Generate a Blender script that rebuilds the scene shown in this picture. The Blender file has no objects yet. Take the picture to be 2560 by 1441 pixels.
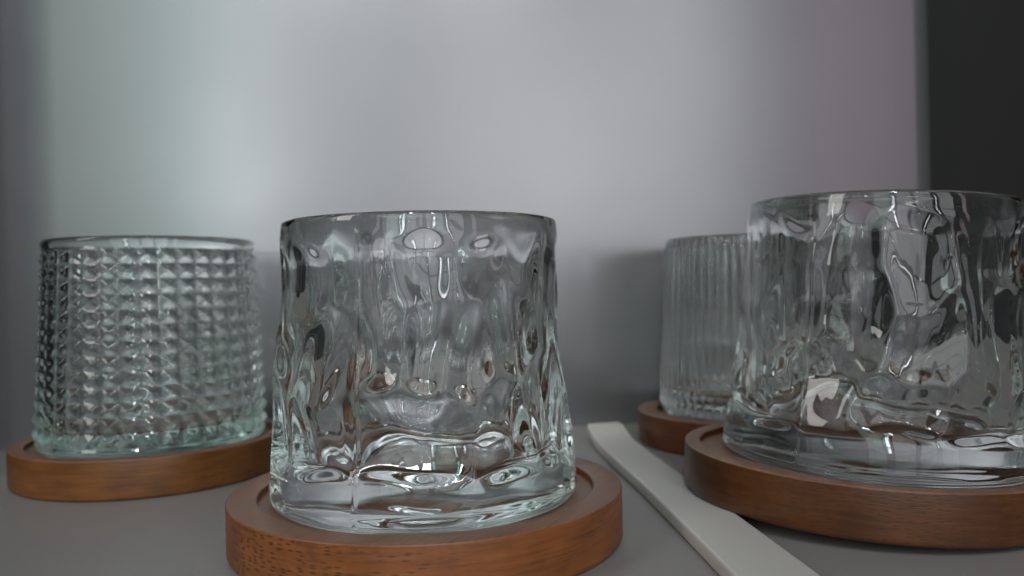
import bpy, bmesh, math, random
import numpy as np
from mathutils import Matrix, Vector

scene = bpy.context.scene
col = scene.collection

# ------------------------------------------------------------------ camera
F_PX, ROLL, PITCH, EYE = 2011.0, 0.0217, -0.0026, 0.0663
cam_d = bpy.data.cameras.new('camera')
cam_d.sensor_width = 36.0
cam_d.lens = 36.0 * F_PX / 2560.0
cam_d.clip_start = 0.005
cam_d.clip_end = 50
cam = bpy.data.objects.new('camera', cam_d)
cam.matrix_world = (Matrix.Translation((0, 0, EYE)) @ Matrix.Rotation(math.pi / 2 + PITCH, 4, 'X')
                    @ Matrix.Rotation(-ROLL, 4, 'Z'))
cam_d.dof.use_dof = True
cam_d.dof.focus_distance = 0.184
cam_d.dof.aperture_fstop = 16.0
col.objects.link(cam)
scene.camera = cam

# ------------------------------------------------------------------ world: a dim room
world = bpy.data.worlds.new('World')
scene.world = world
world.use_nodes = True
bg = world.node_tree.nodes['Background']
bg.inputs[0].default_value = (0.90, 0.96, 1.0, 1)
bg.inputs[1].default_value = 0.012

# wall line (plan): y = WY + WS * x
WY, WS = 0.3741, 0.12

# ------------------------------------------------------------------ window light and added upper lamps behind the viewer
WIN_Y = -1.40
def window_x(u):
    """x on the window plane that a mirror on the back wall would show at photo column u"""
    d = Vector(((u - 1280) / F_PX, 1.0)).normalized()
    t = WY / (d.y - WS * d.x)
    hit = d * t
    n = Vector((WS, -1)).normalized()
    r = d - 2 * d.dot(n) * n
    k = (WIN_Y - hit.y) / r.y
    return hit.x + r.x * k
def window_and_fill_lamp(u0, u1, z0, z1, color, radiance):
    xa, xb = sorted((window_x(u0), window_x(u1)))
    L = bpy.data.lights.new('window_and_fill_light', 'AREA')
    L.shape = 'RECTANGLE'
    L.size, L.size_y = xb - xa, z1 - z0
    L.color = color
    L.energy = radiance * L.size * L.size_y * math.pi
    o = bpy.data.objects.new('window_and_fill_light', L)
    o.location = ((xa + xb) / 2, WIN_Y, (z0 + z1) / 2)
    o.rotation_euler = (math.radians(90), 0, 0)
    col.objects.link(o)
WHITE = (0.955, 0.975, 1.0)
# wide, dim panes (sheer curtains) that fade out towards the sill ...
for (u0, u1, c, k) in ((110, 300, (0.86, 0.97, 0.92), 1.5), (310, 565, (0.72, 1.0, 0.87), 1.85),
                       (740, 1060, (0.93, 0.975, 1.0), 1.9), (1150, 1500, WHITE, 2.2), (1660, 2010, WHITE, 2.5),
                       (2290, 2430, (1.0, 0.74, 0.88), 2.0)):
    for (z0, z1, q) in ((-0.02, 0.045, 0.25), (0.05, 0.115, 0.5), (0.12, 0.185, 0.78), (0.19, 0.45, 1.0), (0.47, 0.85, 1.0), (0.87, 1.25, 1.0)):
        window_and_fill_lamp(u0, u1, z0, z1, c, k * q * 0.92)
# ... and the bare slits of bright glass between them
for (z0, z1, q) in ((0.15, 0.22, 0.8), (0.23, 0.30, 1.0), (0.31, 0.38, 1.0), (0.39, 0.46, 0.8), (0.47, 0.62, 0.5), (0.63, 0.85, 0.45)):
    window_and_fill_lamp(630, 682, z0, z1, (0.95, 0.95, 1.0), 22.0 * q)
    window_and_fill_lamp(590, 630, z0, z1, (0.30, 0.92, 0.82), 4.0 * q)
    window_and_fill_lamp(1300, 1332, z0, z1, (0.95, 0.96, 1.0), 27.0 * q)
    window_and_fill_lamp(1572, 1592, z0, z1, (0.96, 0.98, 1.0), 24.0 * q)
for (z0, z1) in ((1.12, 1.30), (1.32, 1.50), (1.53, 1.71), (1.74, 1.95)):  # upper slits added, clear of the wall's reflection, for glints in the dents
    window_and_fill_lamp(590, 690, z0, z1, (0.35, 0.95, 0.88), 8.0)
    window_and_fill_lamp(740, 820, z0, z1, (0.94, 0.95, 1.0), 60.0)
    window_and_fill_lamp(1300, 1335, z0, z1, (0.95, 0.98, 1.0), 60.0)
for (u0, u1) in ((100, 580), (850, 1280), (1400, 2000)):  # wide upper lamps added as fill from above for shelf and coasters
    window_and_fill_lamp(u0, u1, 1.32, 1.63, (0.97, 0.99, 1.0), 0.8)
    window_and_fill_lamp(u0, u1, 1.66, 1.95, (0.97, 0.99, 1.0), 0.8)
# key lamp added at the viewer's left to light the coasters' left edges
L = bpy.data.lights.new('side_key_light', 'AREA')
L.shape = 'RECTANGLE'; L.size = 0.35; L.size_y = 0.8
L.color = (1.0, 0.97, 0.93)
L.energy = 5.5 * 0.28 * math.pi
o = bpy.data.objects.new('side_key_light', L)
o.location = (-1.20, -0.55, 0.85)
o.rotation_euler = (Vector((0, 0.25, 0.05)) - Vector(o.location)).to_track_quat('-Z', 'Y').to_euler()
col.objects.link(o)

# ------------------------------------------------------------------ view / render
vs = scene.view_settings
vs.view_transform = 'Standard'
vs.look = 'None'
vs.exposure = 0
vs.gamma = 1
cy = scene.cycles
cy.max_bounces = 20
cy.transmission_bounces = 20
cy.glossy_bounces = 12
cy.diffuse_bounces = 4
cy.transparent_max_bounces = 8
cy.caustics_reflective = True
cy.caustics_refractive = True
cy.blur_glossy = 0.3
cy.sample_clamp_indirect = 25
cy.use_denoising = True
cy.use_adaptive_sampling = False

# ------------------------------------------------------------------ material helpers
def mat(name):
    m = bpy.data.materials.new(name)
    m.use_nodes = True
    nt = m.node_tree
    return m, nt, nt.nodes['Principled BSDF']
def N(nt, typ, **kw):
    n = nt.nodes.new(typ)
    for k, v in kw.items():
        if k.startswith('i_'):
            n.inputs[k[2:].replace('_', ' ')].default_value = v
        else:
            setattr(n, k, v)
    return n
def ramp(nt, stops):
    r = nt.nodes.new('ShaderNodeValToRGB')
    e = r.color_ramp.elements
    while len(e) < len(stops):
        e.new(0.5)
    for el, (p, c) in zip(e, stops):
        el.position = p
        el.color = c if len(c) == 4 else (*c, 1)
    return r
def math_n(nt, op, a=None, b=None, clamp=False):
    n = nt.nodes.new('ShaderNodeMath')
    n.operation = op
    n.use_clamp = clamp
    for i, x in enumerate((a, b)):
        if x is None:
            continue
        if isinstance(x, (int, float)):
            n.inputs[i].default_value = x
        else:
            nt.links.new(x, n.inputs[i])
    return n.outputs[0]
def mixc(nt, fac, a, b, mode='MIX'):
    n = nt.nodes.new('ShaderNodeMix')
    n.data_type = 'RGBA'
    n.blend_type = mode
    for s, x in ((0, fac), (6, a), (7, b)):
        if isinstance(x, (int, float)):
            n.inputs[s].default_value = x
        elif isinstance(x, tuple):
            n.inputs[s].default_value = (*x, 1)
        else:
            nt.links.new(x, n.inputs[s])
    return n.outputs[2]
def bump(nt, bsdf, height, strength, dist):
    b = nt.nodes.new('ShaderNodeBump')
    b.inputs['Strength'].default_value = strength
    b.inputs['Distance'].default_value = dist
    nt.links.new(height, b.inputs['Height'])
    nt.links.new(b.outputs[0], bsdf.inputs['Normal'])

def glass_material(name, tint, density):
    m = bpy.data.materials.new(name)
    m.use_nodes = True
    nt = m.node_tree
    for n in list(nt.nodes):
        nt.nodes.remove(n)
    out = nt.nodes.new('ShaderNodeOutputMaterial')
    p = nt.nodes.new('ShaderNodeBsdfPrincipled')
    p.inputs['Base Color'].default_value = (0.985, 0.995, 0.99, 1)
    p.inputs['Roughness'].default_value = 0.0
    p.inputs['IOR'].default_value = 1.51
    p.inputs['Transmission Weight'].default_value = 1.0
    nt.links.new(p.outputs[0], out.inputs['Surface'])
    v = nt.nodes.new('ShaderNodeVolumeAbsorption')
    v.inputs['Color'].default_value = (*tint, 1)
    v.inputs['Density'].default_value = density
    nt.links.new(v.outputs[0], out.inputs['Volume'])
    return m

def lacquer(name, base, rough, spec, var=0.03, bumpy=0.02):
    m, nt, p = mat(name)
    tc = N(nt, 'ShaderNodeTexCoord')
    n1 = N(nt, 'ShaderNodeTexNoise', i_Scale=14.0, i_Detail=4.0, i_Roughness=0.6)
    nt.links.new(tc.outputs['Object'], n1.inputs['Vector'])
    r = ramp(nt, [(0.3, tuple(c * (1 - var) for c in base)), (0.7, tuple(min(1, c * (1 + var)) for c in base))])
    nt.links.new(n1.outputs[0], r.inputs[0])
    nt.links.new(r.outputs[0], p.inputs['Base Color'])
    p.inputs['Specular IOR Level'].default_value = spec
    n2 = N(nt, 'ShaderNodeTexNoise', i_Scale=60.0, i_Detail=3.0)
    nt.links.new(tc.outputs['Object'], n2.inputs['Vector'])
    rr = N(nt, 'ShaderNodeMapRange')
    rr.inputs['To Min'].default_value = rough * 0.92
    rr.inputs['To Max'].default_value = rough * 1.08
    nt.links.new(n2.outputs[0], rr.inputs['Value'])
    nt.links.new(rr.outputs[0], p.inputs['Roughness'])
    if bumpy:
        n3 = N(nt, 'ShaderNodeTexNoise', i_Scale=900.0, i_Detail=2.0)
        nt.links.new(tc.outputs['Object'], n3.inputs['Vector'])
        bump(nt, p, n3.outputs[0], bumpy, 0.0005)
    return m

def wood_material(name, radius, grain_az, side, side_dark, top, seed, fleck=1.0):
    """stained bamboo: long straight grain across the face, dark bundles where the ends of the canes show on the edge"""
    m, nt, p = mat(name)
    tc = N(nt, 'ShaderNodeTexCoord')
    sep = N(nt, 'ShaderNodeSeparateXYZ')
    nt.links.new(tc.outputs['Object'], sep.inputs[0])
    X, Y, Z = sep.outputs
    th = math_n(nt, 'ARCTAN2', Y, X)
    arc = math_n(nt, 'MULTIPLY', th, radius)
    # --- face grain
    mp = N(nt, 'ShaderNodeMapping')
    mp.inputs['Rotation'].default_value = (0, 0, -grain_az)
    mp.inputs['Location'].default_value = (seed, seed * 0.7, 0)
    nt.links.new(tc.outputs['Object'], mp.inputs[0])
    st = N(nt, 'ShaderNodeMapping')
    st.inputs['Scale'].default_value = (22, 900, 60)
    nt.links.new(mp.outputs[0], st.inputs[0])
    g = N(nt, 'ShaderNodeTexNoise', i_Scale=1.0, i_Detail=5.0, i_Roughness=0.65)
    nt.links.new(st.outputs[0], g.inputs['Vector'])
    big = N(nt, 'ShaderNodeTexNoise', i_Scale=45.0, i_Detail=3.0)
    nt.links.new(mp.outputs[0], big.inputs['Vector'])
    gr = ramp(nt, [(0.25, tuple(c * 0.62 for c in top)), (0.55, top), (0.8, tuple(c * 1.3 for c in top))])
    nt.links.new(g.outputs[0], gr.inputs[0])
    face = mixc(nt, 0.35, gr.outputs[0], big.outputs[0], 'OVERLAY')
    # --- edge
    cmb = N(nt, 'ShaderNodeCombineXYZ')
    nt.links.new(math_n(nt, 'ADD', arc, seed), cmb.inputs[0])
    nt.links.new(Z, cmb.inputs[1])
    es = N(nt, 'ShaderNodeMapping')
    es.inputs['Scale'].default_value = (70, 900, 1)
    nt.links.new(cmb.outputs[0], es.inputs[0])
    en = N(nt, 'ShaderNodeTexNoise', i_Scale=1.0, i_Detail=4.0, i_Roughness=0.6)
    nt.links.new(es.outputs[0], en.inputs['Vector'])
    blot = N(nt, 'ShaderNodeTexNoise', i_Scale=75.0, i_Detail=3.0)
    nt.links.new(cmb.outputs[0], blot.inputs['Vector'])
    mixv = math_n(nt, 'ADD', math_n(nt, 'MULTIPLY', en.outputs[0], 0.55), math_n(nt, 'MULTIPLY', blot.outputs[0], 0.55))
    er = ramp(nt, [(0.34, side_dark), (0.56, side), (0.75, tuple(min(1, c * 1.35) for c in side))])
    nt.links.new(mixv, er.inputs[0])
    # end-grain bundles
    fs = N(nt, 'ShaderNodeMapping')
    fs.inputs['Scale'].default_value = (330, 1150, 1)
    nt.links.new(cmb.outputs[0], fs.inputs[0])
    vo = N(nt, 'ShaderNodeTexVoronoi', i_Scale=1.0, i_Randomness=0.75)
    vo.voronoi_dimensions = '2D'
    nt.links.new(fs.outputs[0], vo.inputs['Vector'])
    dots = N(nt, 'ShaderNodeMapRange')
    dots.inputs['From Min'].default_value = 0.16
    dots.inputs['From Max'].default_value = 0.36
    dots.inputs['To Min'].default_value = 1.0
    dots.inputs['To Max'].default_value = 0.0
    nt.links.new(vo.outputs['Distance'], dots.inputs['Value'])
    rnd = N(nt, 'ShaderNodeSeparateXYZ')
    nt.links.new(vo.outputs['Color'], rnd.inputs[0])
    keep = math_n(nt, 'GREATER_THAN', rnd.outputs[0], 0.25)
    facing = math_n(nt, 'ABSOLUTE', math_n(nt, 'COSINE', math_n(nt, 'SUBTRACT', th, grain_az)))
    fm = N(nt, 'ShaderNodeMapRange')
    fm.inputs['From Min'].default_value = 0.70
    fm.inputs['From Max'].default_value = 0.93
    nt.links.new(facing, fm.inputs['Value'])
    patch = ramp(nt, [(0.36, (0, 0, 0)), (0.52, (1, 1, 1))])
    nt.links.new(blot.outputs[0], patch.inputs[0])
    f = math_n(nt, 'MULTIPLY', math_n(nt, 'MULTIPLY', dots.outputs[0], keep),
               math_n(nt, 'MULTIPLY', fm.outputs[0], patch.outputs[0]))
    f = math_n(nt, 'MULTIPLY', f, 0.6 * fleck)
    edge = mixc(nt, f, er.outputs[0], tuple(c * 0.28 for c in side_dark))
    geo = N(nt, 'ShaderNodeNewGeometry')
    # face or edge by the surface's own direction
    tcn = N(nt, 'ShaderNodeSeparateXYZ')
    nt.links.new(tc.outputs['Normal'], tcn.inputs[0])
    isup = N(nt, 'ShaderNodeMapRange')
    isup.inputs['From Min'].default_value = 0.35
    isup.inputs['From Max'].default_value = 0.75
    nt.links.new(tcn.outputs[2], isup.inputs['Value'])
    c = mixc(nt, isup.outputs[0], edge, face)
    nt.links.new(c, p.inputs['Base Color'])
    rr = N(nt, 'ShaderNodeMapRange')
    rr.inputs['To Min'].default_value = 0.30
    rr.inputs['To Max'].default_value = 0.44
    nt.links.new(g.outputs[0], rr.inputs['Value'])
    nt.links.new(rr.outputs[0], p.inputs['Roughness'])
    p.inputs['Specular IOR Level'].default_value = 0.42
    h = math_n(nt, 'SUBTRACT', math_n(nt, 'MULTIPLY', mixv, 0.5), f)
    bump(nt, p, h, 0.25, 0.0003)
    nt.nodes.remove(geo)
    return m

# ------------------------------------------------------------------ mesh helpers
def mesh_object(name, verts, faces, material, parent=None, smooth=True):
    me = bpy.data.meshes.new(name)
    me.from_pydata(verts, [], faces)
    me.update()
    if smooth:
        me.polygons.foreach_set('use_smooth', [True] * len(me.polygons))
    me.materials.append(material)
    o = bpy.data.objects.new(name, me)
    col.objects.link(o)
    if parent:
        o.parent = parent
    return o
def grid_revolve(name, V, material, parent=None, cap_first=None, cap_last=None, sharp_angle=None):
    """V: (rows, n, 3) array, closed around; optional centre points close the ends"""
    R, n, _ = V.shape
    verts = V.reshape(-1, 3)
    extra = [c for c in (cap_first, cap_last) if c is not None]
    if extra:
        verts = np.vstack([verts, np.array(extra)])
    i = np.arange(R - 1)[:, None] * n
    j = np.arange(n)[None, :]
    j2 = (j + 1) % n
    q = np.stack([i + j, i + j2, i + n + j2, i + n + j], -1).reshape(-1, 4)
    jj = np.arange(n)
    tris = []
    k = R * n
    if cap_first is not None:
        tris.append(np.stack([np.full(n, k), (jj + 1) % n, jj], -1)); k += 1
    if cap_last is not None:
        o = (R - 1) * n
        tris.append(np.stack([np.full(n, k), o + jj, o + (jj + 1) % n], -1))
    tr = np.vstack(tris) if tris else np.zeros((0, 3), int)
    me = bpy.data.meshes.new(name)
    me.vertices.add(len(verts))
    me.vertices.foreach_set('co', verts.astype(np.float32).ravel())
    nl = q.size + tr.size
    me.loops.add(nl)
    me.loops.foreach_set('vertex_index', np.concatenate([q.ravel(), tr.ravel()]).astype(np.int32))
    me.polygons.add(len(q) + len(tr))
    starts = np.concatenate([np.arange(len(q)) * 4, len(q) * 4 + np.arange(len(tr)) * 3]).astype(np.int32)
    me.polygons.foreach_set('loop_start', starts)
    me.polygons.foreach_set('use_smooth', np.ones(len(q) + len(tr), bool))
    me.update(calc_edges=True)
    me.validate()
    if sharp_angle:
        me.set_sharp_from_angle(angle=sharp_angle)
    me.materials.append(material)
    o = bpy.data.objects.new(name, me)
    col.objects.link(o)
    if parent:
        o.parent = parent
    return o
def arc_pts(cx, cz, r, a0, a1, n):
    return [(cx + r * math.cos(a), cz + r * math.sin(a)) for a in np.linspace(a0, a1, n)]
def tag(o, label, cat, group=None):
    o['label'] = label
    o['category'] = cat
    if group:
        o['group'] = group
def structure(o):
    o['kind'] = 'structure'

# ------------------------------------------------------------------ setting
mat_wall = lacquer('satin_white_wall', (0.27, 0.268, 0.275), 0.26, 0.5, 0.02, 0.0)
mat_wall.node_tree.nodes['Principled BSDF'].inputs['Metallic'].default_value = 0.66
mat_shelf = lacquer('grey_shelf_laminate', (0.265, 0.25, 0.24), 0.40, 0.5, 0.03, 0.05)
mat_dark = lacquer('charcoal_side_panel', (0.017, 0.017, 0.016), 0.5, 0.2, 0.03, 0.02)
mat_left = lacquer('shade_side_panel', (0.035, 0.036, 0.034), 0.45, 0.3, 0.03, 0.02)  # made dark so its reflection shades the wall's left end

def prism(name, poly, z0, z1, material):
    n = len(poly)
    v = [(x, y, z0) for x, y in poly] + [(x, y, z1) for x, y in poly]
    f = [tuple(range(n))[::-1], tuple(range(n, 2 * n))] + [(i, (i + 1) % n, n + (i + 1) % n, n + i) for i in range(n)]
    o = mesh_object(name, v, f, material, smooth=False)
    return o
def wp(x, off=0.0):                       # point on the wall line, pushed off along its normal (away from viewer = +)
    n = Vector((-WS, 1)).normalized()
    return (x + n.x * off, WY + WS * x + n.y * off)
XL, XR = -0.2265, 0.2010
def niche(x, depth):                      # point on a side panel's line
    n = Vector((WS, -1)).normalized()
    return (x + n.x * depth, WY + WS * x + n.y * depth)
RB = 0.015                                # the white wall's free end is rounded
def bull(t):
    q = wp(XR - 0.0 + RB * math.sin(t), RB * (1 - math.cos(t)))
    return q
o = prism('wall_back', [wp(XL - 0.02)] + [bull(t) for t in np.linspace(0, math.pi / 2, 9)] + [wp(XR + RB, 0.018), wp(XL - 0.02, 0.018)], -0.018, 0.42, mat_wall); structure(o)
o.data.polygons.foreach_set('use_smooth', [True] * len(o.data.polygons)); o.data.set_sharp_from_angle(angle=math.radians(30))
o = prism('dark_wall_panel', [wp(XR + RB + 0.0004, 0.0155), wp(XR + 0.30, 0.0155), wp(XR + 0.30, 0.027), wp(XR + RB + 0.0004, 0.027)], -0.018, 0.42, mat_dark); structure(o)
a2, b2 = niche(XL, 0.0), niche(XL, 0.07)
o = prism('side_shade_panel_left', [(a2[0] - 0.018, a2[1] - 0.0022), (b2[0] - 0.018, b2[1] - 0.0018), (b2[0], b2[1]), (a2[0], a2[1] - 0.0004)], 0.0005, 0.42, mat_left); structure(o)  # just out of frame, placed to darken the wall's left end
sL, sR = niche(XL - 0.02, 0.34), niche(XR + 0.12, 0.34)
o = prism('shelf', [sL, sR, wp(XR + 0.12, -0.0003), wp(XL - 0.02, -0.0003)], -0.018, 0.0, mat_shelf); structure(o)

# ------------------------------------------------------------------ coasters
T = 0.0133           # coaster thickness
PLY = 0.0056         # where the two plies meet
DEPTH = 0.0025       # recess
def coaster(x, y, R, rec, material, label, tilt=None, n=192):
    root = bpy.data.objects.new('coaster', None)
    root.empty_display_size = 0.02
    col.objects.link(root)
    root.location = (x, y, 0)
    tag(root, label, 'coaster', 'round wooden coasters')
    a = np.linspace(0, 2 * math.pi, n, endpoint=False)
    def rev(pts):
        P = np.array(pts)
        return np.stack([P[:, 0:1] * np.cos(a), P[:, 0:1] * np.sin(a), np.repeat(P[:, 1:2], n, 1)], -1)
    g = 0.00003
    low = arc_pts(R - 0.0014, 0.0014, 0.0014, -math.pi / 2, 0, 7) + [(R, PLY - g * 0.5)]
    grid_revolve('lower_ply', rev(low), material, root, (0, 0, 0.0), (0, 0, PLY - g * 0.5), math.radians(40))
    e = 0.0005
    up = ([(R, PLY + g * 0.5)]
          + arc_pts(R - e, T - e, e, 0, math.pi / 2, 5)
          + arc_pts(rec + e, T - e, e, math.pi / 2, math.pi, 5)
          + arc_pts(rec - 0.0008, T - DEPTH + 0.0008, 0.0008, 0, -math.pi / 2, 5))
    grid_revolve('upper_ply', rev(up), material, root, (0, 0, PLY + g * 0.5), (0, 0, T - DEPTH), math.radians(50))
    return root

mw_c = wood_material('stained_bamboo_flecked', 0.052, math.radians(-118), (0.22, 0.074, 0.022), (0.095, 0.029, 0.009), (0.23, 0.112, 0.066), 0.0)
mw_l = wood_material('stained_bamboo_golden_shaded', 0.046, math.radians(-20), (0.16, 0.060, 0.016), (0.080, 0.027, 0.008), (0.23, 0.112, 0.066), 3.1, 0.4)  # edge colours darkened to stand for weaker light on this coaster
mw_r = wood_material('stained_bamboo_brown_shaded', 0.052, math.radians(-105), (0.085, 0.030, 0.009), (0.045, 0.015, 0.005), (0.23, 0.112, 0.066), 7.7, 0.5)  # weaker light on the right coaster is put into its edge colours
mw_b = wood_material('stained_bamboo_dark', 0.043, math.radians(-30), (0.11, 0.036, 0.016), (0.06, 0.019, 0.009), (0.23, 0.112, 0.066), 12.3, 0.4)

STRIP_T = 0.0042
C = Vector((-0.0238, 0.2180)); Lc = Vector((-0.1361, 0.3034)); Rr = Vector((0.1031, 0.2400)); Bc = Vector((0.0936, 0.3353))
co_c = coaster(C.x, C.y, 0.052, 0.0444, mw_c, 'round wooden coaster with dark-flecked orange edge, under the rippled tumbler beside the studded one')
co_l = coaster(Lc.x, Lc.y, 0.0474, 0.0424, mw_l, 'round golden-brown wooden coaster under the studded tumbler')
co_b = coaster(Bc.x, Bc.y, 0.0416, 0.0338, mw_b, 'small dark round wooden coaster under the ribbed tumbler')
co_r = coaster(Rr.x, Rr.y, 0.052, 0.0474, mw_r, 'round brown wooden coaster tipped up on the edge of the pale grey strip')
TILT = math.asin(STRIP_T / 0.0985)
# lies on the strip on one side and on the shelf on the other
Mr = Matrix.Translation((Rr.x, Rr.y, 0)) @ Matrix.Translation((0.0508, 0, 0)) @ Matrix.Rotation(TILT, 4, 'Y') @ Matrix.Translation((-0.0508, 0, 0))
co_r.matrix_world = Mr

# ------------------------------------------------------------------ tumblers
def smooth_periodic(h, su, sv):
    ku = np.fft.fftfreq(h.shape[1])[None, :]
    H = np.fft.fft(h, axis=1) * np.exp(-2 * (math.pi * ku * su) ** 2)
    h = np.fft.ifft(H, axis=1).real
    pad = 40
    hp = np.pad(h, ((pad, pad), (0, 0)), mode='reflect')
    kv = np.fft.fftfreq(hp.shape[0])[:, None]
    H = np.fft.fft(hp, axis=0) * np.exp(-2 * (math.pi * kv * sv) ** 2)
    return np.fft.ifft(H, axis=0).real[pad:-pad]
def periodic_noise(rows, n, su, sv, rng):
    h = smooth_periodic(rng.standard_normal((rows, n)), su, sv)
    return (h - h.mean()) / h.std()
def bark_height(rows, n, circ, z0, z1, seed, dents):
    """dents of molten, bark-like glass: scooped cells with soft ridges between, metres (inward is negative).
    dents: (azimuth arc from the front in metres, height, half width, half height, depth 0..1, lean)"""
    rng = np.random.default_rng(seed)
    height = z1 - z0
    U, Vv = np.meshgrid(np.arange(n) / n * circ, np.linspace(z0, z1, rows))
    wu = periodic_noise(rows, n, n * 0.016, rows * 0.07, rng) * 0.0008
    wv = periodic_noise(rows, n, n * 0.016, rows * 0.06, rng) * 0.0014
    U2, V2 = U + wu, Vv + wv
    front = 0.75 * circ                      # the azimuth -90 deg
    pts = [((front + u) % circ, v, a, b, d, k) for (u, v, a, b, d, k) in dents]
    umax = max(abs(q[0]) for q in dents) + 0.004
    nc, nr = 12, 3
    for c in range(nc):
        for r in range(-1, nr + 1):
            u = (c + rng.uniform(-0.30, 0.30)) / nc * circ
            v = z0 + (r + 0.5 * (c % 2) + rng.uniform(-0.34, 0.34)) / nr * height
            du = abs((u - front + circ / 2) % circ - circ / 2)
            sc = rng.uniform(0.75, 1.3)
            if du > umax:
                pts.append((u, v, 0.0115 * sc, 0.0190 * sc * rng.uniform(0.8, 1.3), rng.uniform(0.35, 0.80), rng.uniform(-0.3, 0.3)))
    f1 = np.full(U.shape, 9.0); f2 = np.full(U.shape, 9.0); dep = np.zeros(U.shape)
    for (pu, pv, a, b, d, k) in pts:
        dv = V2 - pv
        du = (U2 - pu - k * dv + circ / 2) % circ - circ / 2
        q = np.sqrt((du / a) ** 2 + (dv / b) ** 2)
        closer = q < f1
        f2 = np.where(closer, f1, np.minimum(f2, q))
        dep = np.where(closer, d * (a / 0.008) ** 0.7, dep)
        f1 = np.where(closer, q, f1)
    edge = np.clip(f2 - f1, 0, 1)
    scoop = -(1 - np.clip(f1, 0, 1.2) ** 2 / 1.2 ** 2) * dep
    ridge = np.exp(-(edge / 0.14) ** 2)
    h = 0.0031 * scoop + 0.00022 * ridge
    h = smooth_periodic(h, 0.0013 / circ * n, 0.0017 / height * rows)
    h += 0.00006 * periodic_noise(rows, n, 0.0030 / circ * n, 0.008 / height * rows, rng)
    h += 0.000009 * periodic_noise(rows, n, 0.0007 / circ * n, 0.0024 / height * rows, rng)
    return h

def bark_tumbler(name, material, label, r_base, r_rim, H, seed, seam_az, dents, base_h=0.0085, n=960, rows=230):
    a = np.linspace(0, 2 * math.pi, n, endpoint=False)
    rng = np.random.default_rng(seed + 50)
    circ = 2 * math.pi * (r_base + r_rim) / 2
    z0, z1 = 0.0035, H - 0.0020
    zz = np.linspace(z0, z1, rows)
    h = bark_height(rows, n, circ, z0, z1, seed, dents)
    # smooth lip whose lower border wanders, calmer foot band
    lip = H - 0.0042 + 0.0009 * periodic_noise(4, n, n * 0.013, 1, rng)[0]
    foot = 0.0120 + 0.0009 * periodic_noise(4, n, n * 0.02, 1, rng)[0]
    def ss(x):
        x = np.clip(x, 0, 1); return x * x * (3 - 2 * x)
    Zg = zz[:, None]
    w = ss((lip[None] - Zg) / 0.0075) * (0.16 + 0.84 * ss((Zg - foot[None] + 0.0015) / 0.004)) 
    grow = 0.55 + 0.45 * ss((H * 0.95 - Zg) / (H * 0.45))
    h = h * w * grow * 1.25
    for az in seam_az:          # mould seams
        d = np.angle(np.exp(1j * (a - az)))[None] * circ / (2 * math.pi)
        h = h + 0.00022 * np.exp(-(d / 0.00040) ** 2) * ss((lip[None] - 0.001 - Zg) / 0.001)
    def rad(z):
        return r_base + (r_rim - r_base) * (z / H) 
    rings = []
    def ring(r, z, dr=None):
        rr = np.full(n, r) if dr is None else r + dr
        zr = np.full(n, z) if np.isscalar(z) else z
        rings.append(np.stack([rr * np.cos(a), rr * np.sin(a), zr], -1))
    # underside with a shallow punt, foot corner
    for (r, z) in ((0.010, 0.0016), (0.022, 0.0014), (r_base - 0.0085, 0.0008), (r_base - 0.0060, 0.0001), (r_base - 0.0045, 0.0)):
        ring(r, z)
    for t in np.linspace(-math.pi / 2, 0, 8)[1:-1]:
        rc = 0.0032
        ring(rad(z0) - rc + rc * math.cos(t), rc + rc * math.sin(t) * 0.999)
    for k in range(rows):
        ring(rad(zz[k]), zz[k], h[k])
    tw = 0.0021                  # lip thickness
    for (r, z) in arc_pts(rad(H) - tw / 2, H - tw / 2, tw / 2, 0.1, math.pi - 0.1, 12):
        ring(r, z)
    # inside: smooth wall that thickens towards the foot, uneven floor
    inw = periodic_noise(80, n, n * 0.03, 10, rng) * 0.00016
    ri_rim = rad(H) - tw
    ri_base = r_base - 0.0118
    fl = base_h
    zi = np.linspace(H - tw / 2 - 0.0006, fl + 0.0052, 80)
    for k, z in enumerate(zi):
        t = (H - z) / (H - fl)
        ring(ri_rim + (ri_base - ri_rim) * t ** 1.05, z, inw[k] * min(1, 3 * t))
    rc = 0.0052
    last = ri_rim + (ri_base - ri_rim) * ((H - zi[-1]) / (H - fl)) ** 1.05
    wob = 0.00035 * periodic_noise(4, n, n * 0.03, 1, rng)[0]
    for t in np.linspace(0, -math.pi / 2, 12)[1:]:
        s = 1 - math.cos(t)
        ring(last - rc + rc * math.cos(t), fl + rc + rc * math.sin(t) + wob * (-math.sin(t)), inw[-1] * (1 - s))
    for f in (0.8, 0.55, 0.3, 0.1):
        ring((last - rc) * f, fl + wob * f - 0.0004 * (1 - f))
    o = grid_revolve(name, np.array(rings), material, None, (0, 0, 0.0017), (0, 0, fl - 0.0004))
    tag(o, label, 'tumbler', 'rippled bark-textured tumblers')
    return o

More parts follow.
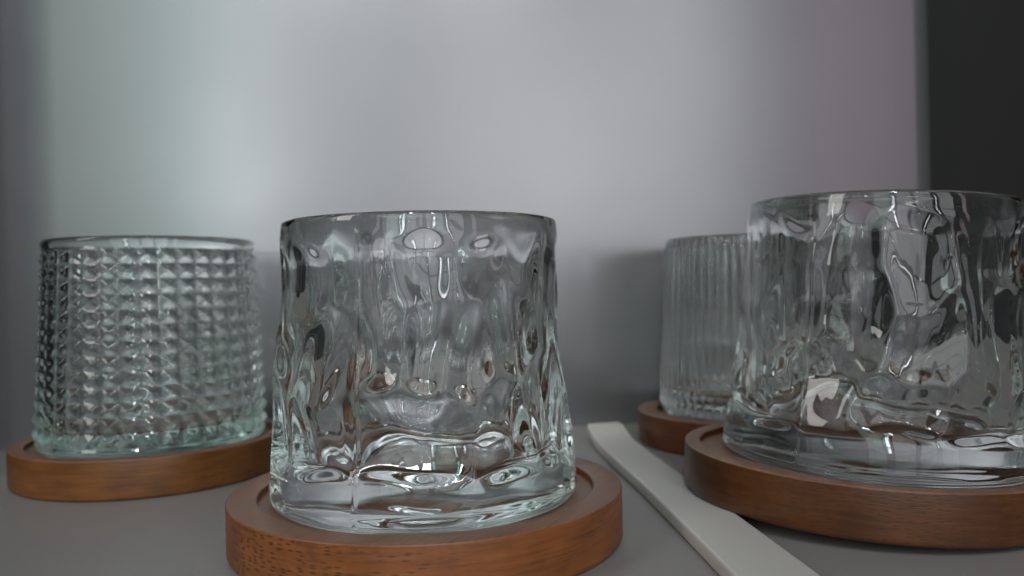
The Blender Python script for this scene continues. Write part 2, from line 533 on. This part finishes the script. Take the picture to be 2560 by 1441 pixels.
def stud_tumbler(name, material, label, r_base, r_rim, H):
    cols, rws, sub = 38, 13, 10
    n = cols * sub
    a = np.linspace(0, 2 * math.pi, n, endpoint=False)
    z0, z1 = 0.0042, H - 0.0042
    rows = rws * sub + 1
    zz = np.linspace(z0, z1, rows)
    pa = np.abs(((np.arange(n) % sub) / sub) * 2 - 1)[None]          # 1 in the groove, 0 at the tip
    pv = np.abs(((np.arange(rows) % sub) / sub) * 2 - 1)[:, None]
    m = np.maximum(pa, pv)
    k = (m ** 10 * 0.0)
    pyr = 1 - m
    pyr = np.minimum(pyr, 0.86)                                         # blunted tips
    h = -0.00005 + 0.0015 * np.clip(pyr - 0.08, 0, 1)
    def rad(z):
        return r_base - 0.0016 + (r_rim - r_base) * (z / H)
    rings = []
    def ring(r, z, dr=0):
        rr = np.full(n, r) + dr
        rings.append(np.stack([rr * np.cos(a), rr * np.sin(a), np.full(n, z)], -1))
    for (r, z) in ((0.012, 0.0014), (0.025, 0.0012), (r_base - 0.009, 0.0006), (r_base - 0.0055, 0.0)):
        ring(r, z)
    for t in np.linspace(-math.pi / 2, 0, 8)[1:]:
        ring(rad(z0) + 0.0004 - 0.0034 + 0.0034 * math.cos(t), 0.0034 + 0.0034 * math.sin(t))
    for i in range(rows):
        ring(rad(zz[i]), zz[i], h[i])
    tw = 0.0028
    ring(rad(H) + 0.0007, z1 + 0.0007)
    for (r, z) in arc_pts(rad(H) + 0.0009 - tw / 2, H - tw / 2, tw / 2, 0, math.pi, 12):
        ring(r, z)
    ri_rim, ri_base, fl = rad(H) + 0.0009 - tw, r_base - 0.0066, 0.0075
    for z in np.linspace(H - 0.003, fl + 0.004, 30):
        ring(ri_rim + (ri_base - ri_rim) * (H - z) / (H - fl), z)
    last = ri_rim + (ri_base - ri_rim) * (H - fl - 0.004) / (H - fl)
    for t in np.linspace(0, -math.pi / 2, 9)[1:]:
        ring(last - 0.004 + 0.004 * math.cos(t), fl + 0.004 + 0.004 * math.sin(t))
    for f in (0.6, 0.2):
        ring((last - 0.004) * f, fl)
    o = grid_revolve(name, np.array(rings), material, None, (0, 0, 0.0015), (0, 0, fl), math.radians(22))
    tag(o, label, 'tumbler')
    return o

def ribbed_tumbler(name, material, label, r_base, r_rim, H):
    ribs, sub = 58, 14
    n = ribs * sub
    a = np.linspace(0, 2 * math.pi, n, endpoint=False)
    rib = np.sqrt(np.clip(1 - (((np.arange(n) % sub) / sub) * 2 - 1) ** 2, 0, 1))
    def rad(z):
        return r_base - 0.0011 + (r_rim - r_base) * (z / H)
    rings = []
    def ring(r, z, dr=0):
        rr = np.full(n, r) + dr
        rings.append(np.stack([rr * np.cos(a), rr * np.sin(a), np.full(n, z)], -1))
    for (r, z) in ((0.010, 0.0012), (r_base - 0.007, 0.0006), (r_base - 0.0045, 0.0)):
        ring(r, z)
    for t in np.linspace(-math.pi / 2, 0, 7)[1:]:
        ring(rad(0) - 0.0024 + 0.0026 * math.cos(t), 0.0026 + 0.0026 * math.sin(t))
    for z in np.linspace(0.0035, H - 0.0035, 70):
        k = min(1, (z - 0.003) / 0.003, (H - 0.003 - z) / 0.0015)
        ring(rad(z), z, 0.0015 * rib * max(0, k) ** 0.5 + 0.0002)
    tw = 0.0024
    for (r, z) in arc_pts(rad(H) + 0.0007 - tw / 2, H - tw / 2, tw / 2, 0, math.pi, 10):
        ring(r, z)
    ri_rim, ri_base, fl = rad(H) + 0.0007 - tw, r_base - 0.0045, 0.0095
    for z in np.linspace(H - 0.003, fl + 0.004, 24):
        ring(ri_rim + (ri_base - ri_rim) * (H - z) / (H - fl), z)
    last = ri_rim + (ri_base - ri_rim) * (H - fl - 0.004) / (H - fl)
    for t in np.linspace(0, -math.pi / 2, 8)[1:]:
        ring(last - 0.004 + 0.004 * math.cos(t), fl + 0.004 + 0.004 * math.sin(t))
    ring((last - 0.004) * 0.5, fl)
    o = grid_revolve(name, np.array(rings), material, None, (0, 0, 0.0013), (0, 0, fl))
    tag(o, label, 'tumbler')
    return o

mg_clear = glass_material('clear_soda_glass', (0.55, 0.76, 0.72), 3.6)
mg_green = glass_material('faintly_green_glass', (0.50, 0.80, 0.71), 7.0)

FLOOR = T - DEPTH + 0.00005
def dent_list(cx, cy, R, cells):
    """cells given as they look on the front of the tumbler: column, row, half width, half height (photo pixels), depth, lean"""
    az0 = math.atan2(cx, cy)                  # the side that faces the viewer
    out = []
    ax = 1280 + F_PX * cx / cy
    for (px, py, hw, hh, d, k) in cells:
        rp = F_PX * R / cy * 1.02
        q = max(-0.97, min(0.97, (px - ax) / rp))
        phi = math.asin(q)
        dist = math.hypot(cx, cy) - R * math.cos(phi)
        z = EYE - (py - 720.5) / F_PX * dist - FLOOR
        m = dist / F_PX
        if px > 2300:
            d *= 0.55
        elif px > 1800:
            d *= 0.8
        out.append(((phi - az0) * R, z, hw * m / max(0.35, math.cos(phi)), hh * m, d, k))
    return out
CELLS_C = [(1070, 640, 72, 95, 0.8, 0), (925, 660, 70, 120, 0.6, 0.1), (790, 670, 58, 130, 0.8, 0), (715, 690, 34, 130, 0.7, 0),
           (1205, 640, 62, 90, 0.8, 0), (1305, 640, 42, 110, 0.7, 0), (1270, 810, 56, 140, 1.0, 0), (1355, 800, 30, 150, 0.8, 0),
           (955, 860, 62, 110, 0.9, 0), (1075, 850, 60, 125, 0.9, 0.1), (1165, 900, 52, 120, 0.8, 0), (835, 900, 55, 120, 0.9, 0.2), (745, 900, 34, 130, 0.8, 0.1),
           (1045, 1125, 150, 115, 0.9, 0.15), (1240, 1115, 80, 120, 0.9, 0), (830, 1110, 66, 130, 0.9, -0.25), (725, 1110, 34, 140, 0.8, -0.2),
           (1345, 1020, 46, 150, 1.0, 0), (1390, 1100, 26, 130, 0.7, 0)]
CELLS_R = [(1975, 640, 66, 95, 0.8, 0), (2125, 625, 62, 95, 0.9, 0), (2250, 670, 78, 140, 0.9, -0.15), (2365, 630, 56, 120, 0.8, 0),
           (2465, 650, 46, 140, 0.8, 0), (1905, 700, 34, 130, 0.6, 0), (1985, 810, 74, 110, 0.8, 0), (2125, 830, 72, 115, 0.8, 0),
           (2270, 890, 80, 110, 0.8, 0.3), (2405, 860, 66, 150, 0.9, 0), (2510, 870, 42, 150, 0.7, 0), (1920, 920, 44, 120, 0.7, 0),
           (2060, 970, 82, 85, 0.7, 0), (2215, 1040, 100, 85, 0.8, 0), (2370, 1040, 80, 100, 0.8, 0), (2485, 1050, 52, 110, 0.8, 0),
           (1940, 1050, 62, 80, 0.6, 0)]
g_c = bark_tumbler('tumbler', mg_clear, 'clear rippled bark-textured tumbler on the dark-flecked coaster beside the studded tumbler',
                   0.0412, 0.0367, 0.0706 + DEPTH, 11, (math.radians(-90 - 17), math.radians(73)), dent_list(C.x, C.y, 0.0395, CELLS_C))
g_c.location = (C.x - 0.0006, C.y + 0.0004, FLOOR)
g_r = bark_tumbler('tumbler', mg_clear, 'clear rippled tumbler on the tipped coaster, in front of the ribbed tumbler',
                   0.0446, 0.0374, 0.0735 + DEPTH, 29, (math.radians(-90 - 49), math.radians(41)), dent_list(Rr.x + 0.004, Rr.y + 0.004, 0.0405, CELLS_R))
g_r.matrix_world = Mr @ Matrix.Translation((0.0046, 0.0040, FLOOR))
g_l = stud_tumbler('tumbler', mg_green, 'greenish clear tumbler covered in rows of pyramid studs', 0.0411, 0.0375, 0.0727 + DEPTH)
g_l.location = (Lc.x + 0.0004, Lc.y + 0.0005, FLOOR)
g_l.rotation_euler = (0, 0, math.radians(3))
g_b = ribbed_tumbler('tumbler', mg_clear, 'clear tumbler with fine vertical ribs on the small dark coaster', 0.0326, 0.0293, 0.0711 + DEPTH)
g_b.location = (Bc.x + 0.0006, Bc.y + 0.0005, FLOOR)

# ------------------------------------------------------------------ pale grey strip
mat_strip = lacquer('pale_grey_plastic', (0.56, 0.535, 0.50), 0.42, 0.5, 0.03, 0.06)
def strip():
    ctr = [(0.0575, 0.110, 0.0), (0.0548, 0.1700, 0.0), (0.0510, 0.2104, 0.0), (0.0467, 0.2550, 0.0), (0.0428, 0.2874, 0.0),
           (0.0402, 0.3160, 0.0), (0.0397, 0.3245, 0.0), (0.0392, 0.3280, 0.0006), (0.0383, 0.3330, 0.0022), (0.0371, 0.3390, 0.0044)]
    half = [0.0092, 0.0090, 0.0084, 0.0080, 0.0079, 0.0078, 0.0078, 0.0078, 0.0078, 0.0077]
    p = np.array(ctr)
    s = np.concatenate([[0], np.cumsum(np.linalg.norm(np.diff(p, axis=0), axis=1))])
    ns = 90
    t = np.linspace(0, s[-1], ns)
    P = np.stack([np.interp(t, s, p[:, k]) for k in range(3)], -1)
    Hh = np.interp(t, s, half)
    k = np.array([1, 4, 6, 4, 1]) / 16
    for _ in range(3):
        Q = np.pad(P, ((2, 2), (0, 0)), mode='reflect', reflect_type='odd')
        P = sum(k[i] * Q[i:i + ns] for i in range(5))
    tan = np.gradient(P, axis=0)
    tan /= np.linalg.norm(tan, axis=1)[:, None]
    side = np.cross(tan, np.array([0, 0, 1.0]))
    side /= np.linalg.norm(side, axis=1)[:, None]
    up = np.cross(side, tan)
    th = STRIP_T
    e = 0.0010
    prof = []
    def corner(cx, cz, a0):
        for q in np.linspace(0, math.pi / 2, 5):
            prof.append((cx, cz, math.cos(a0 + q) * e, math.sin(a0 + q) * e))
    corner(1, 1, 0); corner(-1, 1, math.pi / 2); corner(-1, -1, math.pi); corner(1, -1, 1.5 * math.pi)
    verts, faces = [], []
    m = len(prof)
    for i in range(ns):
        shr = min(1.0, 0.93 + 0.07 * min(i, ns - 1 - i))
        for (cx, cz, ox, oz) in prof:
            off = cx * (Hh[i] * shr - e) + ox
            z = th / 2 + (cz * (th / 2 - e) + oz) * (0.8 if shr < 1 else 1)
            verts.append(tuple(P[i] + side[i] * off + up[i] * z))
    for i in range(ns - 1):
        for j in range(m):
            faces.append((i * m + j, i * m + (j + 1) % m, (i + 1) * m + (j + 1) % m, (i + 1) * m + j))
    faces.append(tuple(range(m))[::-1])
    faces.append(tuple((ns - 1) * m + j for j in range(m)))
    o = mesh_object('flat_strip', verts, faces, mat_strip)
    bm = bmesh.new(); bm.from_mesh(o.data); bmesh.ops.recalc_face_normals(bm, faces=bm.faces); bm.to_mesh(o.data); bm.free()
    o.data.set_sharp_from_angle(angle=math.radians(50))
    tag(o, 'long pale grey flat strip with bent-up tip, lying on the shelf under the tipped coaster', 'strip')
    return o
strip()
